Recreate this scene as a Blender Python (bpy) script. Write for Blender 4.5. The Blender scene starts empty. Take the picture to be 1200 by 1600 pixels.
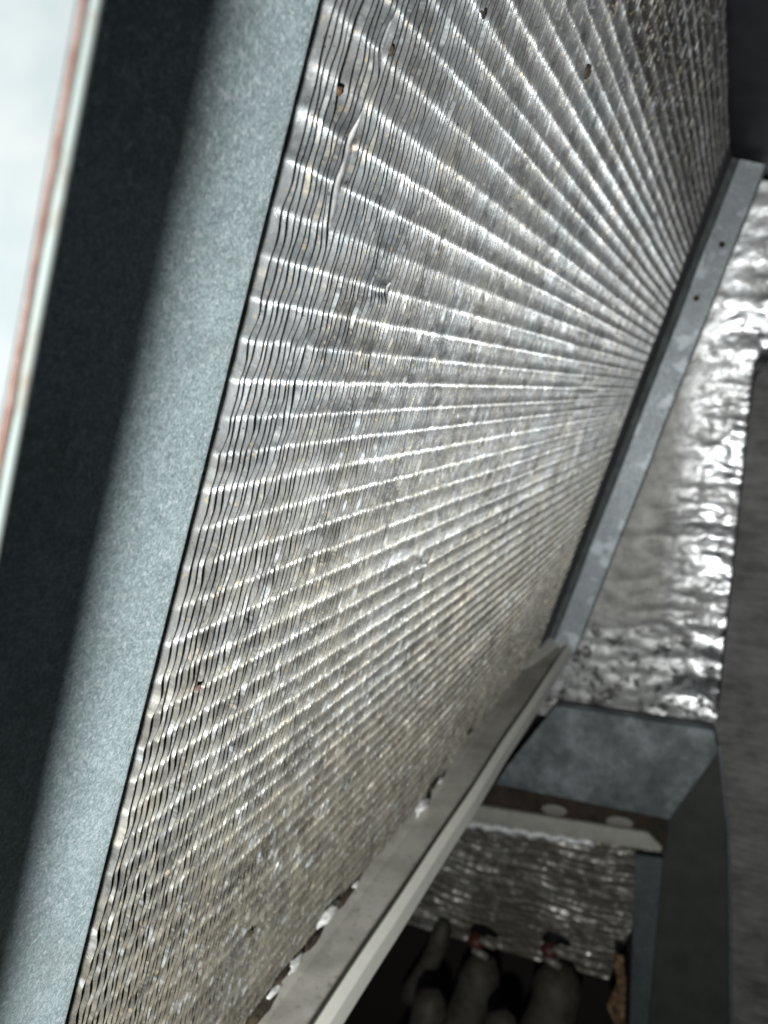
import bpy, bmesh, math, random
import numpy as np
from mathutils import Vector, Matrix, noise

# ---------------------------------------------------------------- frame of the coil
# The coil face is the plane c = 0.  a runs along the coil (across the fins), b down the fins,
# c out of the face towards the viewer.  Unit U = 64 mm = distance of the lens from the face.
U = 0.064
F = 1308.0                                   # focal length for a 1200 x 1600 picture
vD = Vector((550, -188, F)).normalized()
vE = Vector((-1484, 4767, F)); vE = (vE - vD * vE.dot(vD)).normalized()
vN = vE.cross(vD).normalized()               # out of the coil face
LEAN = 0.308
vH = (vN - LEAN * vE).normalized()           # horizontal, away from the coil
vG = (vE + LEAN * vN).normalized()           # gravity
Z0 = 0.30                                    # height of the lens above the cabinet floor


def cam2w(v):
    return Vector((v.dot(vD), -v.dot(vH), -v.dot(vG)))


def W(a, b, c):
    """coil coordinates -> world"""
    p = cam2w(a * vD + b * vE + (c - 1) * vN) * U
    return p + Vector((0, 0, Z0))


def ray(x, y):
    return Vector(((x - 600) / F, (y - 800) / F, 1.0))


def at_a(x, y, a):
    """(a, b, c) of the point seen at picture place x, y on the plane a"""
    r = ray(x, y)
    p = r * (a / r.dot(vD))
    return (a, p.dot(vE), 1 + p.dot(vN))


def at_c(x, y, c=0.0):
    r = ray(x, y)
    p = r * ((c - 1) / r.dot(vN))
    return (p.dot(vD), p.dot(vE), c)


S = bpy.context.scene
C = S.collection

# ---------------------------------------------------------------- camera
cam = bpy.data.cameras.new('camera')
camo = bpy.data.objects.new('camera', cam)
C.objects.link(camo)
R = Matrix((cam2w(Vector((1, 0, 0))), cam2w(Vector((0, -1, 0))), cam2w(Vector((0, 0, -1))))).transposed()
camo.matrix_world = Matrix.Translation((0, 0, Z0)) @ R.to_4x4()
cam.sensor_fit = 'VERTICAL'
cam.sensor_height = 36.0
cam.lens = 36.0 * F / 1600
cam.clip_start = 0.002
cam.clip_end = 20
cam.dof.use_dof = True
cam.dof.focus_distance = 0.150
cam.dof.aperture_fstop = cam.lens / 1.05
S.camera = camo

# ---------------------------------------------------------------- light: one hand torch, a dim cabinet
world = bpy.data.worlds.new('World')
S.world = world
world.use_nodes = True
world.node_tree.nodes['Background'].inputs[0].default_value = (0.75, 0.9, 1.0, 1)
world.node_tree.nodes['Background'].inputs[1].default_value = 0.03

lamp = bpy.data.lights.new('torch', 'AREA')
lamp.shape = 'DISK'
lamp.size = 0.030
lamp.energy = 2.7
lamp.color = (0.985, 1.0, 0.99)
lampo = bpy.data.objects.new('torch', lamp)
C.objects.link(lampo)
lp = W(-2.0, 1.4, 1.59)
lampo.location = lp
lampo.rotation_euler = (W(8.0, 0.6, 0.0) - lp).to_track_quat('-Z', 'Y').to_euler()

S.view_settings.view_transform = 'Standard'
S.view_settings.look = 'None'
S.view_settings.exposure = 0.0
S.view_settings.gamma = 1.0
S.render.engine = 'CYCLES'
S.cycles.max_bounces = 6
S.cycles.diffuse_bounces = 3
S.cycles.glossy_bounces = 4
S.cycles.use_denoising = True
S.cycles.sample_clamp_indirect = 4.0

random.seed(7)
rng = np.random.default_rng(7)


# ---------------------------------------------------------------- material helper
class Mat:
    def __init__(s, name, base=(.5, .5, .5), metallic=0.0, rough=0.5):
        s.m = bpy.data.materials.new(name)
        s.m.use_nodes = True
        s.t = s.m.node_tree
        s.b = s.t.nodes['Principled BSDF']
        s.set('Base Color', (*base, 1)); s.set('Metallic', metallic); s.set('Roughness', rough)
        s.pos = s.node('ShaderNodeNewGeometry').outputs['Position']

    def set(s, k, v):
        s.b.inputs[k].default_value = v

    def node(s, t, **kw):
        n = s.t.nodes.new(t)
        for k, v in kw.items():
            setattr(n, k, v)
        return n

    def link(s, o, i):
        s.t.links.new(o, i)

    def mapped(s, scale=(1, 1, 1), rot=(0, 0, 0)):
        n = s.node('ShaderNodeMapping')
        n.inputs['Scale'].default_value = scale
        n.inputs['Rotation'].default_value = rot
        s.link(s.pos, n.inputs['Vector'])
        return n.outputs[0]

    def noise(s, scale, detail=4, rough=0.6, vec=None, dist=0.0):
        n = s.node('ShaderNodeTexNoise')
        n.inputs['Scale'].default_value = scale
        n.inputs['Detail'].default_value = detail
        n.inputs['Roughness'].default_value = rough
        n.inputs['Distortion'].default_value = dist
        s.link(vec or s.pos, n.inputs['Vector'])
        return n.outputs[0]

    def voronoi(s, scale, vec=None, out='Color'):
        n = s.node('ShaderNodeTexVoronoi')
        n.inputs['Scale'].default_value = scale
        s.link(vec or s.pos, n.inputs['Vector'])
        return n.outputs[out]

    def ramp(s, fac, stops, interp='LINEAR'):
        n = s.node('ShaderNodeValToRGB')
        n.color_ramp.interpolation = interp
        e = n.color_ramp.elements
        while len(e) < len(stops):
            e.new(0.5)
        for el, (p, c) in zip(e, stops):
            el.position = p
            el.color = (c, c, c, 1) if isinstance(c, (int, float)) else (*c, 1)
        s.link(fac, n.inputs[0])
        return n.outputs[0]

    def mix(s, fac, a, b, mode='MIX'):
        n = s.node('ShaderNodeMix', data_type='RGBA', blend_type=mode)
        for sock, v in ((n.inputs[0], fac), (n.inputs[6], a), (n.inputs[7], b)):
            if isinstance(v, (int, float)):
                sock.default_value = v
            elif isinstance(v, tuple):
                sock.default_value = (*v, 1)
            else:
                s.link(v, sock)
        return n.outputs[2]

    def to(s, out, k):
        s.link(out, s.b.inputs[k])
        return s

    def bump(s, h, strength=0.3, dist=0.0005):
        n = s.node('ShaderNodeBump')
        n.inputs['Strength'].default_value = strength
        n.inputs['Distance'].default_value = dist
        s.link(h, n.inputs['Height'])
        s.link(n.outputs[0], s.b.inputs['Normal'])
        return s


# fins: aluminium with a film of grey-tan dirt
M_fin = Mat('fin_aluminium', metallic=0.9, rough=0.28)
m = M_fin
big = m.noise(28, 3, .6)
tint = m.ramp(big, [(.34, (.47, .51, .54)), (.5, (.51, .525, .53)), (.66, (.53, .515, .47))])
rnd = m.node('ShaderNodeObjectInfo').outputs['Random']
var = m.ramp(rnd, [(0, .62), (1, 1.0)])
tint = m.mix(1.0, tint, var, 'MULTIPLY')
d1 = m.noise(420, 5, .72)
dot = m.node('ShaderNodeVectorMath', operation='DOT_PRODUCT')
wE = cam2w(vE); m.link(m.pos, dot.inputs[0]); dot.inputs[1].default_value = wE
def along(lo, hi):
    n = m.node('ShaderNodeMapRange')
    off = wE.dot(W(0, 0, 0))
    n.inputs[1].default_value = off + lo * U; n.inputs[2].default_value = off + hi * U
    m.link(dot.outputs['Value'], n.inputs[0])
    return n.outputs[0]
film = m.ramp(m.mix(.45, m.noise(60, 4, .7), d1), [(.34, 0.3), (.60, 1.0)])
col = m.mix(film, tint, (.205, .213, .214))
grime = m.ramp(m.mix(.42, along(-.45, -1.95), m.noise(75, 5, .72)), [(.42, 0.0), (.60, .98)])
foot = m.ramp(m.mix(.5, along(-.4, 3.0), m.noise(48, 5, .7)), [(.44, 0.0), (.70, .85)])
col = m.mix(foot, col, m.ramp(m.noise(160, 4, .7), [(.3, (.125, .119, .098)), (.7, (.25, .236, .19))]))
stain = m.ramp(m.mix(.72, along(-1.6, 2.4), m.mix(.4, m.noise(30, 3, .6), m.noise(120, 4, .7))), [(.47, 0.0), (.66, .6)])
col = m.mix(stain, col, m.ramp(m.noise(90, 4, .7), [(.35, (.155, .138, .105)), (.65, (.31, .285, .22))]))
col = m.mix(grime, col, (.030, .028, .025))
film = m.mix(1.0, film, m.mix(1.0, grime, foot, 'LIGHTEN'), 'LIGHTEN')
blot = m.ramp(m.mix(.4, m.noise(70, 5, .7), m.noise(210, 4, .75)), [(.38, .40), (.50, .80), (.62, 1.0)])
col = m.mix(1.0, col, blot, 'MULTIPLY')
# pale and yellowish residue in streaks that run down the fins
wq = m.node('ShaderNodeCombineXYZ')
sxx = m.node('ShaderNodeSeparateXYZ'); m.link(m.pos, sxx.inputs[0])
m1 = m.node('ShaderNodeMath', operation='MULTIPLY'); m1.inputs[1].default_value = 420; m.link(sxx.outputs[0], m1.inputs[0])
m2 = m.node('ShaderNodeMath', operation='MULTIPLY'); m2.inputs[1].default_value = 130; m.link(dot.outputs['Value'], m2.inputs[0])
m.link(m1.outputs[0], wq.inputs[0]); m.link(m2.outputs[0], wq.inputs[1])
resid = m.ramp(m.noise(1, 4, .65, vec=wq.outputs[0]), [(.55, 0.0), (.68, .85)])
col = m.mix(resid, col, m.ramp(m.noise(40, 2, .5), [(.45, (.50, .53, .54)), (.66, (.50, .46, .35))]))
film = m.mix(1.0, film, resid, 'LIGHTEN')
specks = m.ramp(m.noise(760, 4, .75), [(.63, 0.0), (.70, .92)])
col = m.mix(specks, col, (.03, .026, .02))
tan = m.ramp(m.noise(650, 2, .6, vec=m.mapped((1, 1, 1))), [(.63, 0.0), (.72, .8)])
col = m.mix(tan, col, (.36, .31, .21))
m.to(col, 'Base Color')
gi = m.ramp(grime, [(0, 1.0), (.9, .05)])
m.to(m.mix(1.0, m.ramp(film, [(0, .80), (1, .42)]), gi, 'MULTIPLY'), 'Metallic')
m.to(m.ramp(m.mix(.5, film, d1), [(.1, .26), (.8, .44)]), 'Roughness')
m.bump(m.mix(.5, d1, m.noise(1500, 3, .8)), .55, .00022)


def galv(name, lo, hi, rough=(.34, .55), metal=.45, sp=1.0):
    m = Mat(name, metallic=metal)
    v = m.voronoi(2600 * sp)
    g = m.ramp(m.mix(.45, m.mix(.4, m.noise(520 * sp, 5, .8), v), m.noise(2300 * sp, 3, .8)), [(.40, lo), (.62, hi)])
    blot = m.ramp(m.noise(35, 4, .6), [(.35, .80), (.65, 1.0)])
    m.to(m.mix(1.0, g, blot, 'MULTIPLY'), 'Base Color')
    m.to(m.ramp(m.noise(700 * sp, 4, .7), [(.3, rough[0]), (.7, rough[1])]), 'Roughness')
    m.bump(m.noise(1900 * sp, 4, .8), .7, .00016)
    return m


M_flange = galv('galvanised_flange', (.32, .41, .43), (.66, .79, .81), metal=.35)
m = M_flange
old = m.b.inputs['Base Color'].links[0].from_socket
c1 = m.mix(m.ramp(m.noise(1150, 2, .6), [(.58, 0.0), (.67, .55)]), old, (.82, .87, .89))  # pale flecks put the sparkle of the zinc into the colour
c1 = m.mix(m.ramp(m.noise(55, 5, .7), [(.54, 0.0), (.76, .45)]), c1, (.20, .20, .185))
sc = m.ramp(m.noise(1, 3, .6, vec=m.mapped((260, 900, 60), (.2, .4, .3))), [(.68, 0.0), (.76, .5)])
m.to(m.mix(sc, c1, (.13, .12, .11)), 'Base Color')
M_galv = galv('galvanised_bracket', (.24, .265, .275), (.40, .44, .46), metal=.3, sp=.5)
m = M_galv
old = m.b.inputs['Base Color'].links[0].from_socket
m.to(m.mix(m.ramp(m.noise(42, 3, .55), [(.54, 0.0), (.60, .75)]), old, (.52, .57, .60)), 'Base Color')
# far block: blotchy oxidised zinc
M_block = Mat('oxidised_zinc', rough=.6, metallic=.2)
M_block.to(M_block.ramp(M_block.mix(.35, M_block.noise(34, 4, .6), M_block.noise(140, 5, .7)),
           [(.38, (.085, .10, .105)), (.5, (.155, .175, .183)), (.62, (.28, .305, .32))]), 'Base Color')
M_white = Mat('white_paint', rough=.45)
M_white.to(M_white.ramp(M_white.noise(90, 5, .65), [(.35, (.35, .395, .405)), (.6, (.43, .455, .455))]), 'Base Color')
M_hem = Mat('hem_edge', rough=.5)
M_hem.to(M_hem.mix(M_hem.ramp(M_hem.noise(160, 4, .7), [(.52, 0.0), (.68, .8)]), (.30, .345, .33), (.24, .19, .135)), 'Base Color')
M_rust = Mat('rust_seam', rough=.85)
M_rust.to(M_rust.ramp(M_rust.noise(240, 4, .7), [(.36, (.20, .15, .13)), (.52, (.15, .09, .072)), (.68, (.10, .05, .038))]), 'Base Color')
M_gasket = Mat('dark_gasket', rough=.75)
M_gasket.to(M_gasket.ramp(M_gasket.noise(120, 4, .7), [(.35, (.045, .05, .053)), (.7, (.11, .12, .124))]), 'Base Color')
M_navy = Mat('dark_navy_plate', rough=.6)
M_navy.to(M_navy.ramp(M_navy.noise(50, 4, .6), [(.35, (.012, .015, .021)), (.7, (.030, .034, .044))]), 'Base Color')
M_pan = Mat('drip_pan', rough=.42)
dd = M_pan.ramp(M_pan.noise(45, 5, .65), [(.35, (.48, .46, .40)), (.6, (.72, .69, .61))])
M_pan.to(M_pan.mix(M_pan.ramp(M_pan.noise(330, 4, .7), [(.58, 0.0), (.75, .7)]), dd, (.12, .10, .07)), 'Base Color')
M_rim = Mat('pan_rim', rough=.45)
M_rim.to(M_rim.ramp(M_rim.noise(120, 4, .6), [(.3, (.80, .79, .69)), (.7, (.88, .87, .79))]), 'Base Color')
M_glint = Mat('pan_glint', rough=.9)  # pale colour of the glints painted along the pan
M_glint.to(M_glint.ramp(M_glint.noise(600, 4, .7), [(.35, (.5, .49, .46)), (.65, (.82, .81, .79))]), 'Base Color')
M_glint.bump(M_glint.noise(900, 4, .7), .6, .0004)
M_gap_scrap = Mat('dark_gap_scrap', rough=.9)  # painted shade of the pan gaps, also screw holes and real scraps
M_gap_scrap.to(M_gap_scrap.ramp(M_gap_scrap.noise(300, 4, .7), [(.35, (.015, .012, .008)), (.65, (.07, .052, .03))]), 'Base Color')


def foil(name, dust_lo, dust_hi, dust=(.30, .29, .265), metal_col=(.80, .82, .83), rough=.2, left=None):
    m = Mat(name, metallic=1, rough=rough)
    n = m.mix(.45, m.noise(22, 4, .65), m.noise(110, 5, .7))
    f = m.ramp(n, [(dust_lo, 1.0), (dust_hi, 0.0)])
    if left:                                   # dust settled towards the coil
        sx = m.node('ShaderNodeSeparateXYZ'); m.link(m.pos, sx.inputs[0])
        mr = m.node('ShaderNodeMapRange'); m.link(sx.outputs[1], mr.inputs[0])
        mr.inputs[1].default_value, mr.inputs[2].default_value = left
        f2 = m.ramp(m.mix(.5, mr.outputs[0], n), [(.40, 0.0), (.62, 1.0)])
        mz = m.node('ShaderNodeMapRange'); m.link(sx.outputs[2], mz.inputs[0])
        zc = W(*at_a(1000, 985, 11.35)).z
        mz.inputs[1].default_value, mz.inputs[2].default_value = zc - .006, zc + .012
        f2 = m.mix(1.0, f2, m.ramp(mz.outputs[0], [(0, .72), (1, 1.0)]), 'MULTIPLY')
        f = m.mix(1.0, f, f2, 'LIGHTEN')
        band = m.ramp(mz.outputs[0], [(0, 1.0), (1, .12)])
        smudge = m.mix(1.0, m.ramp(m.noise(75, 5, .75), [(.51, 0.0), (.58, .85)]), band, 'MULTIPLY')
    dcol = m.ramp(m.noise(70, 5, .7), [(.3, tuple(x * .6 for x in dust)), (.7, tuple(x * 1.2 for x in dust))])
    base = m.mix(f, metal_col, dcol)
    if left: base = m.mix(smudge, base, (.028, .027, .026))
    m.to(base, 'Base Color')
    if left: f = m.mix(1.0, f, smudge, 'LIGHTEN')
    m.to(m.ramp(f, [(0, 1.0), (1, .25)]), 'Metallic')
    m.to(m.ramp(f, [(0, rough), (1, .55)]), 'Roughness')
    m.bump(m.noise(260, 4, .6), .20, .0012)
    return m


M_foil = foil('foil_facing', .38, .54, rough=.33, dust=(.43, .425, .40), left=(-.012, .066))
M_foil_low = foil('dirty_foil', .50, .62, dust=(.12, .11, .09), metal_col=(.62, .60, .55), rough=.3)
M_beige = Mat('beige_channel', rough=.6)
M_beige.to(M_beige.ramp(M_beige.noise(90, 4, .6), [(.3, (.30, .29, .25)), (.7, (.40, .39, .34))]), 'Base Color')
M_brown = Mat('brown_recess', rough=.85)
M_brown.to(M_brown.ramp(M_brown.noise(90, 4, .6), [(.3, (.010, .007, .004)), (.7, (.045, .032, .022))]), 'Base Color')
M_screw = Mat('dull_screw', (.26, .245, .22), .3, .6)
M_dark = Mat('dark_green_plate', rough=.65)
M_dark.to(M_dark.ramp(M_dark.noise(60, 5, .65), [(.3, (.030, .034, .030)), (.7, (.052, .056, .050))]), 'Base Color')
M_shadow = Mat('foil_shadow', rough=.7)  # mottled dark colour paints foil in shade
M_shadow.to(M_shadow.ramp(M_shadow.mix(.5, M_shadow.noise(40, 5, .65), M_shadow.noise(1, 5, .65, vec=M_shadow.mapped((60, 45, 190)))),
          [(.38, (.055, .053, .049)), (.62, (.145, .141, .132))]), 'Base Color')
M_strip = galv('galvanised_strip', (.06, .075, .08), (.12, .14, .15), metal=.2, sp=.4)
M_void = Mat('black_void', (.016, .014, .011), 0, .95)
M_void.set('Specular IOR Level', .15)
M_boot = Mat('grey_boot', rough=.7)
M_boot.to(M_boot.ramp(M_boot.noise(110, 4, .6), [(.3, (.022, .018, .013)), (.7, (.060, .051, .037))]), 'Base Color')
M_red = Mat('red_collar', (.060, .011, .008), 0, .55)
M_prong = Mat('pale_prong', (.20, .19, .17), .3, .45)
M_rusty = Mat('rusty_yellow', rough=.8)
M_rusty.to(M_rusty.ramp(M_rusty.noise(85, 4, .7), [(.4, (.02, .011, .006)), (.5, (.10, .05, .02)), (.62, (.24, .165, .08))]), 'Base Color')


# ---------------------------------------------------------------- object helpers
def thing(name, label, cat, loc, group=None):
    o = bpy.data.objects.new(name, None)
    C.objects.link(o)
    o.location = loc
    o.empty_display_size = .01
    o['label'] = label; o['category'] = cat
    if group: o['group'] = group
    return o


def tag(o, label, cat, group=None):
    o['label'] = label; o['category'] = cat
    if group: o['group'] = group
    return o


def obj(name, verts, faces, mat, parent=None, smooth=False, bevel=0.0, segs=2):
    me = bpy.data.meshes.new(name)
    base = parent.location.copy() if parent and parent.type == 'EMPTY' else Vector((0, 0, 0))
    me.from_pydata([Vector(v) - base for v in verts], [], faces)
    bm = bmesh.new(); bm.from_mesh(me)
    bmesh.ops.remove_doubles(bm, verts=bm.verts, dist=1e-7)
    bmesh.ops.recalc_face_normals(bm, faces=bm.faces)
    if bevel:
        bmesh.ops.bevel(bm, geom=list(bm.edges), offset=bevel, segments=segs, affect='EDGES', profile=.6, clamp_overlap=True)
        smooth = True
    bm.to_mesh(me); bm.free()
    if smooth:
        for p in me.polygons: p.use_smooth = True
        if bevel:
            try: me.set_sharp_from_angle(angle=math.radians(40))
            except Exception: pass
    me.materials.append(mat.m)
    o = bpy.data.objects.new(name, me)
    C.objects.link(o)
    if parent: o.parent = parent
    return o


def prism(poly, depth_vec):
    """closed prism from a polygon (world points) pushed along depth_vec"""
    n = len(poly)
    v = [Vector(p) for p in poly] + [Vector(p) + depth_vec for p in poly]
    f = [list(range(n)), list(range(2 * n - 1, n - 1, -1))]
    for i in range(n):
        j = (i + 1) % n
        f.append([i, j, n + j, n + i])
    return v, f


def sweep(profile, a0=None, a1=None, along='a', n=1, wob=None):
    """profile = list of 2-tuples (closed); swept along a (profile in b, c) or along b (profile in a, c)"""
    v, f = [], []
    k = len(profile)
    for i in range(n + 1):
        t = a0 + (a1 - a0) * i / n
        for q, (p, c) in enumerate(profile):
            dp, dc = wob(t, q) if wob else (0, 0)
            v.append(W(t, p + dp, c + dc) if along == 'a' else W(p + dp, t, c + dc))
    for i in range(n):
        for j in range(k):
            j2 = (j + 1) % k
            f.append([i * k + j, i * k + j2, (i + 1) * k + j2, (i + 1) * k + j])
    f.append(list(range(k))[::-1]); f.append([n * k + j for j in range(k)])
    return v, f


def tube(pts, radii, seg=14):
    pts = [Vector(p) for p in pts]
    v, f = [], []
    up = Vector((.13, .3, .9))
    for i, p in enumerate(pts):
        d = (pts[min(i + 1, len(pts) - 1)] - pts[max(i - 1, 0)]).normalized()
        x = d.cross(up).normalized(); y = d.cross(x)
        for s in range(seg):
            t = 2 * math.pi * s / seg
            v.append(p + (x * math.cos(t) + y * math.sin(t)) * radii[i])
    for i in range(len(pts) - 1):
        for s in range(seg):
            s2 = (s + 1) % seg
            f.append([i * seg + s, i * seg + s2, (i + 1) * seg + s2, (i + 1) * seg + s])
    f.append(list(range(seg))[::-1]); f.append([(len(pts) - 1) * seg + s for s in range(seg)])
    return v, f


DX = Vector((1, 0, 0))
far = lambda a, pts: [W(*at_a(x, y, a)) for x, y in pts]

# ================================================================ setting
B_TOP, B_BOT = -2.40, 3.64
A0, A1 = 1.650, 9.93
PITCH = 0.0285

# foil-faced insulation on the far wall
def foil_sheet(name, a, poly_fn, nu, nv, amp, ridge, mat, parent=None, seed=0, fr=1.0):
    v, f = [], []
    for j in range(nv + 1):
        for i in range(nu + 1):
            x, b = poly_fn(i / nu, j / nv)
            p = W(a, b, x)
            fl_ = 1.0 if fr != 1.0 else .30 + .70 * max(min(1, max(0, (x - .45) / .5)), (.38 if x < .9 else .7) * min(1, max(0, (b + LEAN * (x - 1) - 2.3) / .4)))
            g_ = (b + LEAN * (x - 1)) * fr; x = (x - LEAN * b) * (.5 + .5 * fr)
            q = Vector((x * 1.9, g_ * 3.2, seed))
            d = noise.fractal(q, 1.0, 2.1, 5) * .55 + ridge * (noise.noise(Vector((x * .8, g_ * 5.2 + .5 * math.sin(x * 2), seed + 9))))
            cr = 1 - abs(noise.noise(Vector((x * 3.2 + 3, g_ * 5, seed + 4)))) * 2
            d += .35 * cr * ridge
            v.append(p + DX * (d * amp * fl_))
    for j in range(nv):
        for i in range(nu):
            q = j * (nu + 1) + i
            f.append([q, q + 1, q + nu + 2, q + nu + 1])
    return obj(name, v, f, mat, parent, smooth=True)


# back wall of the cabinet behind everything
wall = obj('wall', *prism([W(11.75, -5, -6), W(11.75, -5, 9), W(11.75, 18, 9), W(11.75, 18, -6)], DX * .01), M_void)
wall['kind'] = 'structure'
# its horizontal lower edge follows gravity, so b depends on c
HB = lambda c, base: base - LEAN * (c - 1)
fo = foil_sheet('foil_insulation', 11.35, lambda u, v: (lambda c: (c, -2.42 + (HB(c, 4.8) + 2.42) * v))(-.25 + 3.0 * u),
                180, 340, .0030, .7, M_foil, seed=3)
tag(fo, 'crinkled silver foil insulation lining the far wall beside the coil bracket', 'insulation')

# dark navy top plate over the coil
tp = thing('top_plate', 'dark navy sheet metal plate closing the cabinet above the coil', 'panel', W(6, -2.45, 1))
obj('sheet', *sweep([(-2.47, -.6), (-2.47, 3.5), (-2.52, 3.5), (-2.52, -.6)], 3.0, 11.5, 'a'), M_navy, tp)
obj('lip', *sweep([(-2.44, 3.3), (-2.44, 3.5), (-2.468, 3.5), (-2.468, 3.3)], 3.0, 11.2, 'a'), M_navy, tp)

# ================================================================ left: white cabinet panel
EP, CP = 0.714, 0.3135
wp = thing('cabinet_panel', 'white painted cabinet panel with a rusty seam along its edge, at the far left', 'panel', W(0, 1, .2))
def wavy(t, q):
    return (.0022 * noise.noise(Vector((t * 2.1, q * .3, 5))), .003 * noise.noise(Vector((t * 1.3, 2, q * .3))))
obj('skin', *sweep([(-1.4, CP + .008), (EP - .040, CP + .008), (EP - .036, CP + .002), (EP - .036, CP - .05), (-1.4, CP - .05)], -4.0, 4.5, 'b', 60, wavy), M_white, wp)
obj('rust_seam', *sweep([(EP - .036, CP - .03), (EP - .036, CP + .005), (EP - .033, CP + .009), (EP - .029, CP + .009), (EP - .0255, CP + .004), (EP - .0255, CP - .03)], -4.0, 4.5, 'b', 160,
    lambda t, q: (.003 * noise.noise(Vector((t * 6, 1, 1))), .003 * noise.noise(Vector((t * 9, 4, q))))), M_rust, wp, smooth=True)
obj('hem', *sweep([(EP - .024, CP - .04), (EP - .024, CP + .002), (EP - .020, CP + .006), (EP - .006, CP + .005), (EP - .001, CP + .001), (EP, CP - .005), (EP - .002, CP - .04)], -4.0, 4.5, 'b', 80, wavy), M_hem, wp, smooth=True)

# ================================================================ the coil
coil = thing('evaporator_coil', 'large finned aluminium coil slab filling the middle, flanked by galvanised end plates', 'coil', W(6, 3.6, -.3))
# near tube sheet with its flange folded out
fl = [(.30, .002), (.30, .014)]
for i in range(9):
    t = i / 8 * math.pi / 2
    fl.append((1.566 + .022 * math.sin(t), -.008 + .022 * math.cos(t)))
fl += [(1.588, -.9), (1.576, -.9), (1.576, -.004), (1.569, .002)]
flange = obj('end_plate', *sweep(fl, -3.4, 4.3, 'b', 60, lambda t, q: (.004 * noise.noise(Vector((t * .9, 3, 1))), .002 * noise.noise(Vector((t * .7, 7, 1))))), M_flange, coil, smooth=True)
flange.data.set_sharp_from_angle(angle=math.radians(50))

# -- fins -------------------------------------------------------
NF = int((A1 - A0) / PITCH) + 1
TH = 0.0022
wave_p = 0.0985

# places where neighbouring fins were pushed together and leave an open slot: (k, b centre, half length, strength)
slots = []
def slot_px(x, y0, y1, s, x1=None):
    p = at_c(x, y0); q = at_c(x1 if x1 else x, y1)
    k = int(round(((p[0] + q[0]) / 2 - A0) / PITCH))
    slots.append((k, (p[1] + q[1]) / 2, abs(q[1] - p[1]) / 2, s))
slot_px(567, 175, 372, 1.4, 512)
slot_px(608, 20, 110, .95, 588)
slot_px(607, 440, 470, .9, 602)
slot_px(588, 540, 580, .7, 575)
slot_px(414, 700, 890, .22, 376)
slot_px(372, 910, 1050, .25, 337)
slot_px(316, 1100, 1220, .3, 287)
slot_px(528, 130, 200, .3, 505)
slot_px(470, 500, 545, .25, 455)
slot_px(270, 1240, 1340, .22, 240)
for i in range(70):
    k = int(rng.integers(2, NF - 3)); 
    slots.append((k, rng.uniform(-2.2, 3.6), rng.uniform(.03, .16), rng.uniform(.25, .7)))
# broad dents over many fins
dents = [(rng.uniform(2, 10), rng.uniform(-2.2, 3.6), rng.uniform(.12, .5), rng.uniform(.05, .25), rng.uniform(-.035, .035)) for _ in range(60)]

def fin_shift(k, b):
    a = A0 + k * PITCH
    d = np.zeros_like(b)
    for (k0, b0, hl, s) in slots:
        if k <= k0 and k0 - k < 9:
            w = np.clip(1.25 - np.abs(b - b0) / hl, 0, 1); w = w * w * (3 - 2 * w)
            d -= s * PITCH * math.exp(-(k0 - k) / 2.4) * w
    for (a0, b0, sa, sb, s) in dents:
        if abs(a - a0) < 3 * sa:
            d += s * math.exp(-((a - a0) / sa) ** 2) * np.exp(-((b - b0) / sb) ** 2) * .5
    return d

def vnoise(x, seed):
    """1-d value noise"""
    r = np.random.default_rng(seed).uniform(-1, 1, 4096)
    i = np.floor(x).astype(int); f = x - i; f = f * f * (3 - 2 * f)
    return r[i % 4096] * (1 - f) + r[(i + 1) % 4096] * f

eb = W(0, 1, 0) - W(0, 0, 0); ec = W(0, 0, 1) - W(0, 0, 0)
eb = np.array(eb); ec = np.array(ec); o0 = np.array(W(0, 0, 0)); cb = np.array(coil.location)
# one corrugation: straight flanks, a rounded crest towards the viewer and a tight valley
prof_u = np.linspace(0, 1, 401)
sl = np.interp(prof_u, [0, .13, .22, .43, .57, .78, .87, 1.0], [0, .27, .18, .12, -.12, -.18, -.27, 0])
prof_x = np.concatenate([[0], np.cumsum((sl[1:] + sl[:-1]) / 2)]) / 400 * wave_p
prof_x -= prof_x.mean()
def phase_shift(b):
    return 1.3 * vnoise(b * 1.7 + 300, 11) + .5 * vnoise(b * 5.3 + 40, 12)
bf = np.linspace(B_TOP, B_BOT, 20001)
ph_f = bf / wave_p + phase_shift(bf) / (2 * np.pi)
nodes = np.array([0, .04, .08, .13, .17, .22, .30, .43, .5, .57, .70, .78, .83, .87, .92, .96])
per = np.arange(math.floor(ph_f[0]), math.ceil(ph_f[-1]))
want = (per[:, None] + nodes[None, :]).ravel()
b_rows = np.interp(want[(want > ph_f[0]) & (want < ph_f[-1])], ph_f, bf)
b_rows = np.concatenate([[B_TOP], b_rows, [B_BOT]])
per_w = rng.uniform(-1, 1, 200); per_s = rng.uniform(-1, 1, 200)
def patch(a, b, seed):
    return np.array([noise.noise(Vector((a, q, seed))) for q in b])
b_c = np.linspace(B_TOP, B_BOT, 90)
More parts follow.
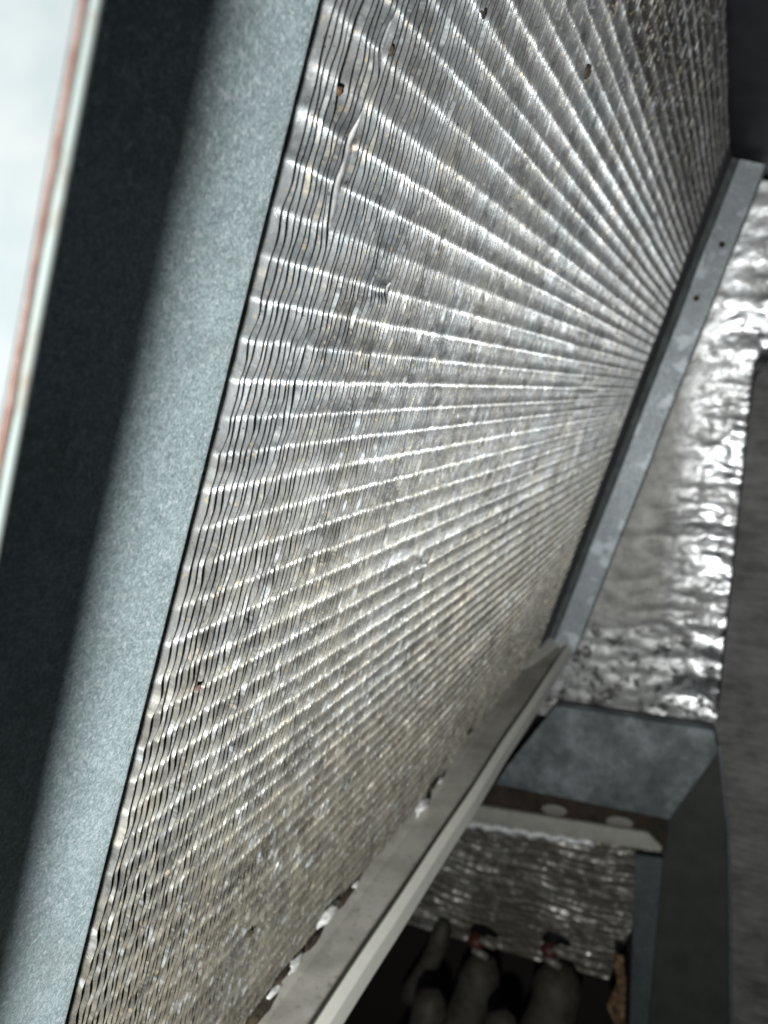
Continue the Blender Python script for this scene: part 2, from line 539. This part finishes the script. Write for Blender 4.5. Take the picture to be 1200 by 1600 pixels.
for k in range(NF):
    b = b_rows
    am = .85 + .20 * vnoise(b * 3.1 + 50, 31) + .15 * vnoise(b * 9 + 13 * k, 2100 + k)
    am = am * np.clip(1 - .13 * np.clip(b - .8, 0, 3), .5, 1)
    w = am * np.interp((b / wave_p + phase_shift(b) / (2 * np.pi)) % 1.0, prof_u, prof_x)
    x = A0 + k * PITCH + w + fin_shift(k, b) + .0034 * vnoise(b * 4.5 + 11.7 * k, 500 + k) + .0021 * vnoise(b * 15 + 3.1 * k, 900 + k)
    top = .0035 * vnoise(b * 14 + 5 * k, 1300 + k) + .004 * vnoise(b * 1.2 + k * .04, 77)
    n = len(b)
    def rows(dx, c):
        return o0 + np.outer(x + dx, [U, 0, 0]) + np.outer(b, eb) + np.outer(c, ec)
    # eb, ec have no x part, so a maps straight to world x
    z = np.zeros(n)
    ak = A0 + k * PITCH
    ideal = .5 * (1 / ak + 1.59 / (ak + 2))
    p2 = np.interp(b, b_c, patch(ak * .9, b_c * 1.6, 4.0) * .34 + patch(ak * 3.0, b_c * 4.5, 8.0) * .26)
    phi = (b / wave_p + phase_shift(b) / (2 * np.pi) + .5) % 1.0 - .5
    per_i = np.round(b / wave_p + phase_shift(b) / (2 * np.pi)).astype(int)
    wid = .20 + .05 * per_w[per_i % 200] + .045 * vnoise(b * 2.6 + k * .03, 91)
    wid = wid * (.84 + .065 * ak)
    crest = .16 + (.84 * (.86 + .22 * per_s[per_i % 200]) * np.clip(1.10 - .36 * np.clip(b - .8, 0, 3), 0, 1)) * np.exp(-(phi / wid) ** 2)
    ln = ideal * (.84 + p2 + .24 * vnoise(b * 9 + 9 * k, 1700 + k) + .16 * (rng.random() - .5)) * crest
    ln = np.clip(ln, 0, .5)
    DL = .024
    L0, L1, L2 = [(z, top), (-ln * DL, z - DL), (-ln * DL * .3, z - .30)]
    def strip(sg):
        return [rows(sg * TH / 2 + q[0], q[1]) for q in (L0, L1, L2)]
    left, right = strip(-1), strip(1)
    strips = [(left[0], left[1], left[2]), (right[0], left[0]), (right[2], right[0])]
    V = np.concatenate([np.stack(t_, 1).reshape(-1, 3) for t_ in strips]) - cb
    idx = np.arange(n - 1)
    Q = []; base = 0
    for t_ in strips:
        w_ = len(t_)
        for j_ in range(w_ - 1):
            p0 = base + w_ * idx + j_
            Q.append(np.stack([p0, p0 + w_, p0 + w_ + 1, p0 + 1], 1))
        base += w_ * n
    Q = np.concatenate(Q).astype(np.int32)
    me = bpy.data.meshes.new('fin')
    me.vertices.add(len(V)); me.vertices.foreach_set('co', V.astype(np.float32).ravel())
    me.loops.add(Q.size); me.loops.foreach_set('vertex_index', Q.ravel())
    me.polygons.add(len(Q)); me.polygons.foreach_set('loop_start', np.arange(0, Q.size, 4, dtype=np.int32))
    me.polygons.foreach_set('use_smooth', np.ones(len(Q), dtype=bool))
    me.update(calc_edges=True)
    me.materials.append(M_fin.m)
    o = bpy.data.objects.new('fin', me); C.objects.link(o); o.parent = coil

# fins folded over flat: each shows its bare face in the open slot
M_lip = Mat('bare_aluminium', rough=.5, metallic=.25)
M_lip.to(M_lip.ramp(M_lip.noise(300, 4, .6), [(.40, (.50, .505, .51)), (.55, (.78, .78, .765))]), 'Base Color')
for (k0, b0, hl, st_) in slots[:3]:
    n = 26
    bb_ = np.linspace(b0 - hl * 1.05, b0 + hl * 1.05, n)
    k1 = k0 + 1
    sh = fin_shift(k0, bb_)
    ph = 2 * np.pi * bb_ / wave_p
    wv = np.interp((bb_ / wave_p + phase_shift(bb_) / (2 * np.pi)) % 1.0, prof_u, prof_x)
    v, f = [], []
    for i in range(n):
        xr = A0 + k1 * PITCH + wv[i] - .002
        xl = max(A0 + k0 * PITCH + .3 * wv[i] + sh[i] + .007, xr + (sh[i] * 1.0 - .012))
        cen = (math.sin(math.pi * i / (n - 1))) ** .35
        xl = xr + (xl - xr) * cen
        t_ = .0 + .0025 * noise.noise(Vector((i * .7, k0, 1)))
        xl += .002 * noise.noise(Vector((i * 1.1, k0, 5)))
        xm = (xl + xr) / 2
        for (xx, cc) in ((xr, t_ - .008), (xm, t_ - .012), (xl, t_ - .018), (xl, t_ - .021), (xm, t_ - .016), (xr, t_ - .012)):
            v.append(W(xx, bb_[i], cc))
    for i in range(n - 1):
        for j in range(6):
            j2 = (j + 1) % 6
            f.append([i * 6 + j, i * 6 + j2, i * 6 + 6 + j2, i * 6 + 6 + j])
    obj('folded_fin', v, f, M_lip, coil, smooth=True)['label'] = 'folded over fin showing its bright bare face'

# back of the slab: the dark core behind the fins
obj('core', *sweep([(B_TOP, -.302), (B_BOT, -.302), (B_BOT, -.9), (B_TOP, -.9)], A0 - .02, 10.4, 'a'), M_void, coil)

# far end plate: dark gasket strip, then a folded galvanised bracket
obj('gasket', *sweep([(9.98, -.30), (9.98, -.01), (10.06, .012), (10.44, .03), (10.47, .13), (10.60, .13), (10.60, -.30)], B_TOP + .02, 3.70, 'b'), M_gasket, coil)
br = obj('end_bracket', *sweep([(10.44, .105), (10.40, .120), (10.40, .390), (10.43, .405), (10.66, .405), (10.66, .395), (10.45, .390), (10.45, .12)], B_TOP + .03, 3.66, 'b', 40,
    lambda t, q: (.012 * noise.noise(Vector((t * .8, 2, 1))), .012 * noise.noise(Vector((t * 1.1, 5, 1))))), M_galv, coil)

# screw holes in the bracket
for (px, py) in ((1128, 382), (1088, 466)):
    a_, b_, c_ = at_a(px, py, 10.388)
    pts = []
    for i in range(12):
        t = i * math.pi / 6
        pts.append(W(10.388, b_ + .035 * math.sin(t), c_ + .035 * math.cos(t)))
    obj('screw_hole', *prism(pts, DX * .0003), M_gap_scrap, coil)

# ================================================================ drip pan
pan = thing('drip_pan', 'long beige drip pan ledge with a pale rolled rim under the coil', 'drip pan', W(6, 3.75, .2))
# ledge runs horizontally outwards (c, b falls back with LEAN), the rim stands at its outer edge
def led(h, dz=0.0):
    """h = horizontal reach from the fins, dz = drop (in U)"""
    s = math.sqrt(1 + LEAN * LEAN)
    return (3.70 - LEAN * h / s + dz / s, -.06 + h / s + LEAN * dz / s)
prof = [led(-.35, .02), led(.0, .02), led(.10, .035), led(.36, .03), led(.36, .06), led(-.35, .06)]
pw = lambda t, q: (.010 * noise.noise(Vector((t * .7, 3, 2))), .008 * noise.noise(Vector((t * .9, 8, 2))))
obj('ledge', *sweep(prof, .4, 10.75, 'a', 60, pw), M_pan, pan)
rimp = [led(.355, .16), led(.355, -.012), led(.360, -.024), led(.368, -.027), led(.412, .012), led(.416, .020), led(.414, .030), led(.408, .16)]
obj('rim', *sweep(rimp, .4, 10.78, 'a', 60, pw), M_rim, pan)
# end tab standing up at the far end of the ledge
g0, g1, g2 = W(9.2, *led(.02, .02)), W(10.72, *led(.0, -.10)), W(10.72, *led(.34, -.02))
obj('end_gusset', *prism([g0, g1, g2], Vector((.0012, 0, -.0012))), M_rim, pan)

# pale lumps standing in for glints of light between fins and pan
glint_px = [(665, 1262, .055, 'white lump for a glint on the drip pan, farthest up the ledge'),
            (520, 1432, .045, 'long white lump for a glint at the fins near the lower middle of the pan'),
            (468, 1510, .032, 'white lump for a glint on the pan between two shaded gaps'),
            (437, 1552, .024, 'small white lump for a glint nearest the bottom of the pan'),
            (562, 1386, .020, 'tiny white lump for a glint beside the gap above the long one'),
            (694, 1222, .022, 'tiny pale lump for a glint at the top end of the pan gaps')]
def blob(name, cen, ra, rb, rc, mat, label, cat, group, seed):
    bm = bmesh.new()
    bmesh.ops.create_icosphere(bm, subdivisions=3, radius=1)
    A = DX * U; B = Vector(eb); Cc = Vector(ec)
    for v in bm.verts:
        n_ = 1 + .45 * noise.noise(v.co * 1.7 + Vector((seed, 0, 0))) + .2 * noise.noise(v.co * 4 + Vector((0, seed, 0)))
        q = v.co * n_
        v.co = A * (q.x * ra) + B * (q.y * rb) + Cc * (q.z * rc)
    me = bpy.data.meshes.new(name); bm.to_mesh(me); bm.free()
    for p in me.polygons: p.use_smooth = True
    me.materials.append(mat.m)
    o = bpy.data.objects.new(name, me); o.location = cen; C.objects.link(o)
    return tag(o, label, cat, group)
for i, (x, y, r, lab) in enumerate(glint_px):
    a_, b_, c_ = at_c(x, y, .05)
    blob('pan_glint', W(a_, b_ + .0, c_ - .03), r * 2.6, r * .7, r * .7, M_glint, lab, 'glint lump', 'lumps for glints on the drip pan', 3 + i * 5)
gap_px = [(682, 1228, .030, 'dark lump for the shaded gap by the farthest glint'), (545, 1405, .035, 'dark lump for the shaded gap above the long glint'),
            (495, 1475, .030, 'dark lump for the shaded gap below the long glint'), (448, 1530, .022, 'dark lump for the shaded gap between the two lowest glints'),
            (415, 1580, .045, 'dark lump for the shaded gap at the bottom edge of the picture'), (738, 1145, .018, 'small dark lump for a shaded gap far along the pan edge')]
for i, (x, y, r, lab) in enumerate(gap_px):  # dark lumps paint the shade in gaps along the pan edge
    a_, b_, c_ = at_c(x, y, .04)
    blob('gap_shade', W(a_, b_, c_ - .03), r * 4.0, r * .7, r * .8, M_gap_scrap, lab, 'shaded gap', 'lumps for shaded gaps along the drip pan', 40 + i * 5)

# debris caught in the fins
debris_px = [(532, 143, .012, M_rusty, 'orange leaf scrap caught in the fins near the upper flange'), (612, 80, .014, M_gap_scrap, 'dark brown scrap in the fins near the top'),
             (757, 22, .016, M_gap_scrap, 'dark crumb in the fins at the top edge'), (918, 112, .030, M_gap_scrap, 'black scrap in the fins at the upper right'),
             (311, 1076, .012, M_rust, 'reddish crumb in the fins beside the lower flange'), (392, 1458, .024, M_gap_scrap, 'dark crumb low on the coil above the pan')]
for i, (x, y, r, mt, lab) in enumerate(debris_px):
    a_, b_, c_ = at_c(x, y, .004)
    blob('debris', W(a_, b_, c_ - .004), r * .8, r * .8, r * .5, mt, lab, 'debris', 'debris caught in the fins', 80 + i * 3)

# ================================================================ far lower right
blk = thing('zinc_casing', 'blotchy blue grey zinc casing block below the foil insulation', 'casing', W(*at_a(950, 1280, 11.0)))
pl = far(11.0, [(868, 1103), (1116, 1142), (1122, 1176), (1045, 1281), (775, 1226), (790, 1200)])
obj('front_plate', *prism(pl, DX * .014), M_block, blk, bevel=.0012)
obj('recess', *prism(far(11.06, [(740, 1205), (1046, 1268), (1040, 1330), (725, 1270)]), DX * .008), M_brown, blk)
for (x, y) in ((866, 1266), (968, 1285)):
    a_, b_, c_ = at_a(x, y, 11.04)
    rr = [W(11.035, b_ + .085 * math.sin(t) - LEAN * .17 * math.cos(t), c_ + .17 * math.cos(t)) for t in [i * math.pi / 8 for i in range(16)]]
    obj('screw', *prism(rr, DX * .0015), M_screw, blk, bevel=.0005)
ch = far(10.93, [(738, 1258), (1012, 1302), (1035, 1326), (1030, 1331), (735, 1283)])
chn = obj('channel', *prism(ch, DX * .006), M_beige, None, bevel=.0008)
tag(chn, 'beige folded metal channel strip below the zinc casing', 'channel')

lf = thing('lower_foil', 'dark dirty foil insulation panel under the beige channel', 'insulation', W(*at_a(850, 1380, 11.2)))
cl, cr_ = at_a(640, 1400, 11.2)[2], at_a(1010, 1400, 11.2)[2]
bt, bb = at_a(860, 1290, 11.2), at_a(860, 1530, 11.2)
fs = foil_sheet('foil_sheet', 11.2, lambda u, v: (lambda c: (c, HB(c, bt[1] + LEAN * (bt[2] - 1) + (bb[1] - bt[1]) * v)))(cl + (cr_ - cl) * u), 190, 150, .0017, 1.1, M_foil_low, lf, seed=21, fr=2.6)
# shiny rolled foil edge under the channel
pts = [W(*at_a(690 + 240 * i / 24, 1280 + 38 * i / 24 + 2.5 * math.sin(i * 1.9), 10.98)) for i in range(25)]
obj('foil_edge', *tube(pts, [.0038 * (1 + .45 * noise.noise(Vector((i * .9, 1, 2)))) for i in range(25)], 10), M_lip, lf, smooth=True)

st = obj('upright_strip', *prism(far(10.95, [(992, 1336), (1036, 1342), (1012, 1600), (1004, 1690), (978, 1690), (984, 1590)]), DX * .006), M_strip, None, bevel=.0008)
tag(st, 'narrow grey blue galvanised upright strip at the lower right', 'strip')

dp = obj('dark_plate', *prism(far(11.15, [(1040, 1275), (1125, 1150), (1175, 1150), (1190, 1700), (985, 1700)]), DX * .006), M_dark, None)
tag(dp, 'dark green grey sheet metal plate at the lower right corner', 'panel')

po = thing('shadow_post', 'dark post standing in for the shadow on the foil at the right edge', 'shade strip', W(*at_a(1160, 1300, 9.6)))  # dark post put where the foil lies in shadow
obj('face', *prism(far(9.6, [(1172, 640), (1177, 598), (1190, 574), (1214, 566), (1420, 560), (1420, 1720), (1142, 1720), (1137, 1300), (1119, 1140)]), DX * .03), M_shadow, po, bevel=.0012)
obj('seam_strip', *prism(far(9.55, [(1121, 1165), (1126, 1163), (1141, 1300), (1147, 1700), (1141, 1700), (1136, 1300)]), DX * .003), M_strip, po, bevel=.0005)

# boots with red collars and prongs, in the dark at the bottom
def boot(p0, p1, r0, r1, a0, a1, label, prongs=True):
    t = thing('terminal_boot', label, 'terminal', W(*at_a(*p1, a1)), 'terminal boots in the dark below the foil')
    P0, P1 = Vector(W(*at_a(*p0, a0))), Vector(W(*at_a(*p1, a1)))
    sc = lambda px, a: px * a * U / (F * .95)
    n = 9
    pts, rad = [], []
    for i in range(n):
        u = i / (n - 1)
        pts.append(P0.lerp(P1, u) + Vector((0, -.006 * math.sin(u * math.pi) * (1 + .4 * noise.noise(P1 * 40)), .004 * math.sin(u * 3))))
        rr = sc(r0, a0) * (1 - u) + sc(r1, a1) * u
        rad.append(rr * (.55 if i == n - 1 else .86 if i == n - 2 else 1) * (1 + .05 * math.sin(u * 9)))
    obj('boot', *tube(pts, rad, 18), M_boot, t, smooth=True)
    if prongs:
        q = far(a1 - .25, [(p1[0] - 22, p1[1] - 34), (p1[0] - 6, p1[1] - 16)])
        obj('collar', *tube([q[0], q[0].lerp(q[1], .5), q[1]], [sc(9, a1), sc(14, a1), sc(12, a1)], 12), M_red, t, smooth=True)
        for (dx, dy) in ((0, -24), (-12, -8)):
            q = far(a1 - .35, [(p1[0] + dx - 8, p1[1] + dy - 5), (p1[0] + dx + 16, p1[1] + dy + 9)])
            obj('prong', *tube([q[0], q[0].lerp(q[1], .5), q[1]], [sc(5, a1), sc(6.5, a1), sc(5, a1)], 10), M_prong, t, smooth=True)
    return t
boot((690, 1660), (758, 1496), 40, 33, 10.3, 10.75, 'grey boot with red collar, left of the two with prongs')
boot((830, 1660), (872, 1510), 42, 38, 10.3, 10.75, 'grey boot with red collar, beside the rusty bracket')
boot((630, 1690), (672, 1546), 34, 30, 9.2, 9.6, 'plain grey boot beside the pan rim at the bottom', False)
boot((760, 1690), (778, 1580), 34, 28, 9.0, 9.3, 'short plain grey boot between the two collared ones', False)
boot((640, 1560), (695, 1440), 20, 16, 10.8, 11.05, 'faint dark boot behind, close to the pan rim', False)
rb = obj('rusty_bracket', *prism(far(10.3, [(957, 1494), (974, 1497), (978, 1540), (974, 1700), (958, 1700), (960, 1600), (948, 1572), (964, 1536)]), DX * .005), M_rusty, None, bevel=.0008)
tag(rb, 'rusty yellow brown metal bracket beside the galvanised upright strip', 'bracket')
